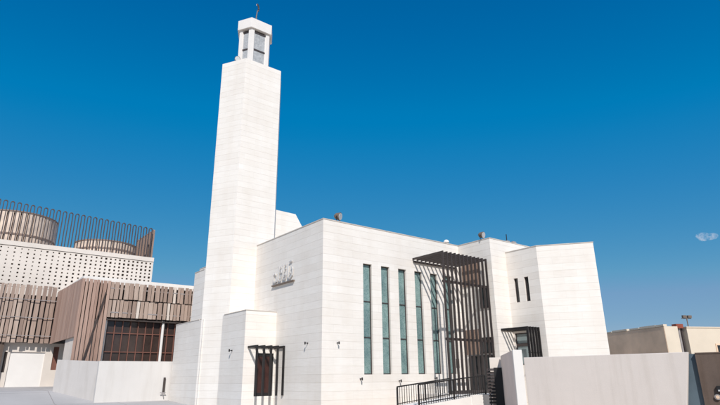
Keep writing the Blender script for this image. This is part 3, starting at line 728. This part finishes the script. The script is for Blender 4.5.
bm = NB(); prism(bm, hpoly(K + d1 * 1.13 + d2 * 0.55, 0.74, 10), 0.9, 4.8); obj('recess_wall', bm, M['recess'], hs)
for off, mt, r in ((1.24, M['pipe'], 0.06), (1.50, M['pipe'], 0.09), (1.75, M['darkmetal'], 0.06)):
    q = K + d1 * off + d2 * 0.35; bm = NB(); tube(bm, [(*q, 1.0), (*q, 4.9)], r, 10); obj('drainpipe', bm, mt, hs)
bm = NB(); prism(bm, hpoly(K + d1 * 1.15 + d2 * 0.12, 0.6, 0.42), 4.82, 5.12); obj('cistern', bm, M['red'], hs)
h2 = thing('beige_house', 'cream flat roofed house at the right edge with one dark window', 'house', (*(K + d1 * 8 + d2 * 6), 1.2))
K2 = K + d1 * 1.88
bm = NB(); prism(bm, hpoly(K2, 14, 9), 0.9, 4.84); obj('wall', bm, M['beige'], h2)
bm = NB(); prism(bm, hpoly(K2 - d2 * 0.05 - d1 * 0.02, 14.05, 0.3), 4.842, 4.92); obj('coping', bm, M['beige'], h2)
K3 = K2 + d1 * 2.2
bm = NB(); prism(bm, hpoly(K3 - d2 * 0.05, 1.5, 0.048), 2.4, 3.72); f = obj('window', bm, M['tan'], h2)
bm = NB(); prism(bm, hpoly(K3 + d1 * 0.1 - d2 * 0.07, 1.3, 0.018), 2.5, 3.6); obj('pane', bm, M['darkglass'], f)
ru = K + d2 * 12.5 + d1 * 0.35
bm = NB(); prism(bm, hpoly(ru, 0.8, 6.5), 5.1, 5.32)
for a in (0, 6.2):
    prism(bm, [tuple(ru + d2 * a), tuple(ru + d2 * a + d1 * 0.2), tuple(ru + d2 * (a + 0.2) + d1 * 0.2), tuple(ru + d2 * (a + 0.2))], 4.932, 5.099)
tag(obj('solar_panel', bm, M['black']), 'long dark flat panel on the roof of the single storey beige house', 'panel')
fl = Vector((33.35, -2.2))
lp = thing('floodlight_mast', 'slim twin floodlight mast standing on the roof of the cream house', 'lamp post', (*fl, 4.84))
bm = NB(); tube(bm, [(*fl, 4.845), (*fl, 6.0)], 0.04, 8); obj('pole', bm, M['ledge'], lp)
for s in (-1, 1):
    q = fl + d1 * 0.24 * s; bm = NB(); obox(bm, q - d1 * 0.16 - d2 * 0.12, d1, 0.32, 0.16, 5.86, 6.05); obj('lamp_head', bm, M['ledge'], lp)
bm = NB(); obox(bm, fl - d1 * 0.45, d1, 0.9, 0.06, 5.79, 5.85); obj('crossarm', bm, M['ledge'], lp)

# ------------------------------------------------------------------ small cloud far off
bm = NB()
cc = Vector((405.5, 115.2, 94.9))
for k in range(9):
    m4 = Matrix.Translation(cc + Vector((random.uniform(-5, 5) * 0.3, random.uniform(-4.5, 4.5), random.uniform(-1.7, 1.7)))) @ Matrix.Diagonal((1, 1.25, 0.8, 1))
    bmesh.ops.create_icosphere(bm, subdivisions=3, radius=random.uniform(1.7, 3.2), matrix=m4)
cl, nt, b = new_mat('cloud_vapour'); nt.nodes.remove(b)
tc = N(nt, 'ShaderNodeTexCoord'); no = N(nt, 'ShaderNodeTexNoise', Scale=0.35, Detail=6.0, Roughness=0.6); nt.links.new(tc.outputs['Object'], no.inputs['Vector'])
den = ramp(nt, no.outputs['Fac'], [(0.46, (0, 0, 0)), (0.72, (0.26, 0.26, 0.26))])
pv = N(nt, 'ShaderNodeVolumePrincipled'); pv.inputs['Color'].default_value = (0.97, 0.96, 0.97, 1); nt.links.new(den, pv.inputs['Density'])
nt.links.new(pv.outputs[0], nt.nodes['Material Output'].inputs['Volume'])
co = obj('cloud', bm, cl); tag(co, 'single tiny pale cloud puff in the sky at upper right', 'cloud')
r_ = co.modifiers.new('blend', 'REMESH'); r_.mode = 'VOXEL'; r_.voxel_size = 0.7

# ------------------------------------------------------------------ light, sky, camera
sun_to = Vector((-1.226, -2.15, 2.21)).normalized()
sl = bpy.data.lights.new('sun', 'SUN'); sl.energy = 2.25; sl.angle = math.radians(0.5); sl.color = (1.0, 0.97, 0.94)
so = bpy.data.objects.new('sun', sl); COL.objects.link(so); so.rotation_euler = sun_to.to_track_quat('Z', 'Y').to_euler(); so.location = (-20, -30, 40)
w = bpy.data.worlds.new('World'); S.world = w; w.use_nodes = True; nt = w.node_tree
bg = nt.nodes['Background']; sky = N(nt, 'ShaderNodeTexSky'); sky.sky_type = 'NISHITA'; sky.sun_disc = False
sky.sun_elevation = math.asin(sun_to.z); sky.sun_rotation = math.atan2(sun_to.x, sun_to.y)
sky.air_density = 1.0; sky.dust_density = 0.2; sky.ozone_density = 3.0; sky.altitude = 0
# the photograph's deep blue: one tone curve per channel on the sky's own radiance
KS = 0.103
def vscale(src, k):
    v = N(nt, 'ShaderNodeVectorMath', operation='SCALE'); nt.links.new(src, v.inputs[0]); v.inputs['Scale'].default_value = k; return v.outputs[0]
hs_ = N(nt, 'ShaderNodeHueSaturation'); hs_.inputs['Saturation'].default_value = 1.32; hs_.inputs['Hue'].default_value = 0.488
nt.links.new(sky.outputs[0], hs_.inputs['Color'])
cv = N(nt, 'ShaderNodeRGBCurve'); cv.mapping.use_clip = False
for k, pts in enumerate(([(0, 0), (0.036, 0.0), (0.07, 0.024), (0.168, 0.090), (0.25, 0.155), (0.4, 0.19), (1, 0.42)],
                         [(0, 0), (0.122, 0.115), (0.17, 0.175), (0.254, 0.205), (0.456, 0.295), (0.54, 0.305), (0.75, 0.36), (1, 0.47)],
                         [(0, 0), (0.279, 0.335), (0.37, 0.43), (0.485, 0.45), (0.74, 0.49), (1, 0.56)])):
    c = cv.mapping.curves[k].points
    for _ in range(len(pts) - 2): c.new(0.5, 0.5)
    for p, q in zip(c, pts): p.location = q
    for p in c: p.handle_type = 'VECTOR'
cv.mapping.update()
nt.links.new(vscale(hs_.outputs[0], KS), cv.inputs['Color'])
nt.links.new(vscale(cv.outputs[0], 1 / KS), bg.inputs['Color']); bg.inputs['Strength'].default_value = 0.058

F_, pitch, roll, aa = 528.594318, 0.320576795, -0.0111300918, 0.904472346
fwd = Vector((math.cos(aa), math.sin(aa), 0)); rt = Vector((math.sin(aa), -math.cos(aa), 0)); upz = Vector((0, 0, 1))
f3 = fwd * math.cos(pitch) + upz * math.sin(pitch); u3 = -fwd * math.sin(pitch) + upz * math.cos(pitch)
r3 = rt * math.cos(roll) + u3 * math.sin(roll); u4 = -rt * math.sin(roll) + u3 * math.cos(roll)
cam = bpy.data.cameras.new('camera'); cam.sensor_width = 36; cam.lens = F_ / 720 * 36; cam.clip_end = 6000; cam.clip_start = 0.1
co_ = bpy.data.objects.new('camera', cam); COL.objects.link(co_)
Rm = Matrix((r3, u4, -f3)).transposed(); co_.matrix_world = Matrix.Translation((-13.424, -19.895, 1.6)) @ Rm.to_4x4()
S.camera = co_
S.cycles.volume_bounces = 6; S.cycles.max_bounces = 12; S.cycles.diffuse_bounces = 5
S.view_settings.view_transform = 'Standard'; S.view_settings.look = 'None'; S.view_settings.gamma = 1; S.view_settings.use_curve_mapping = False
S.view_settings.exposure = 1.0
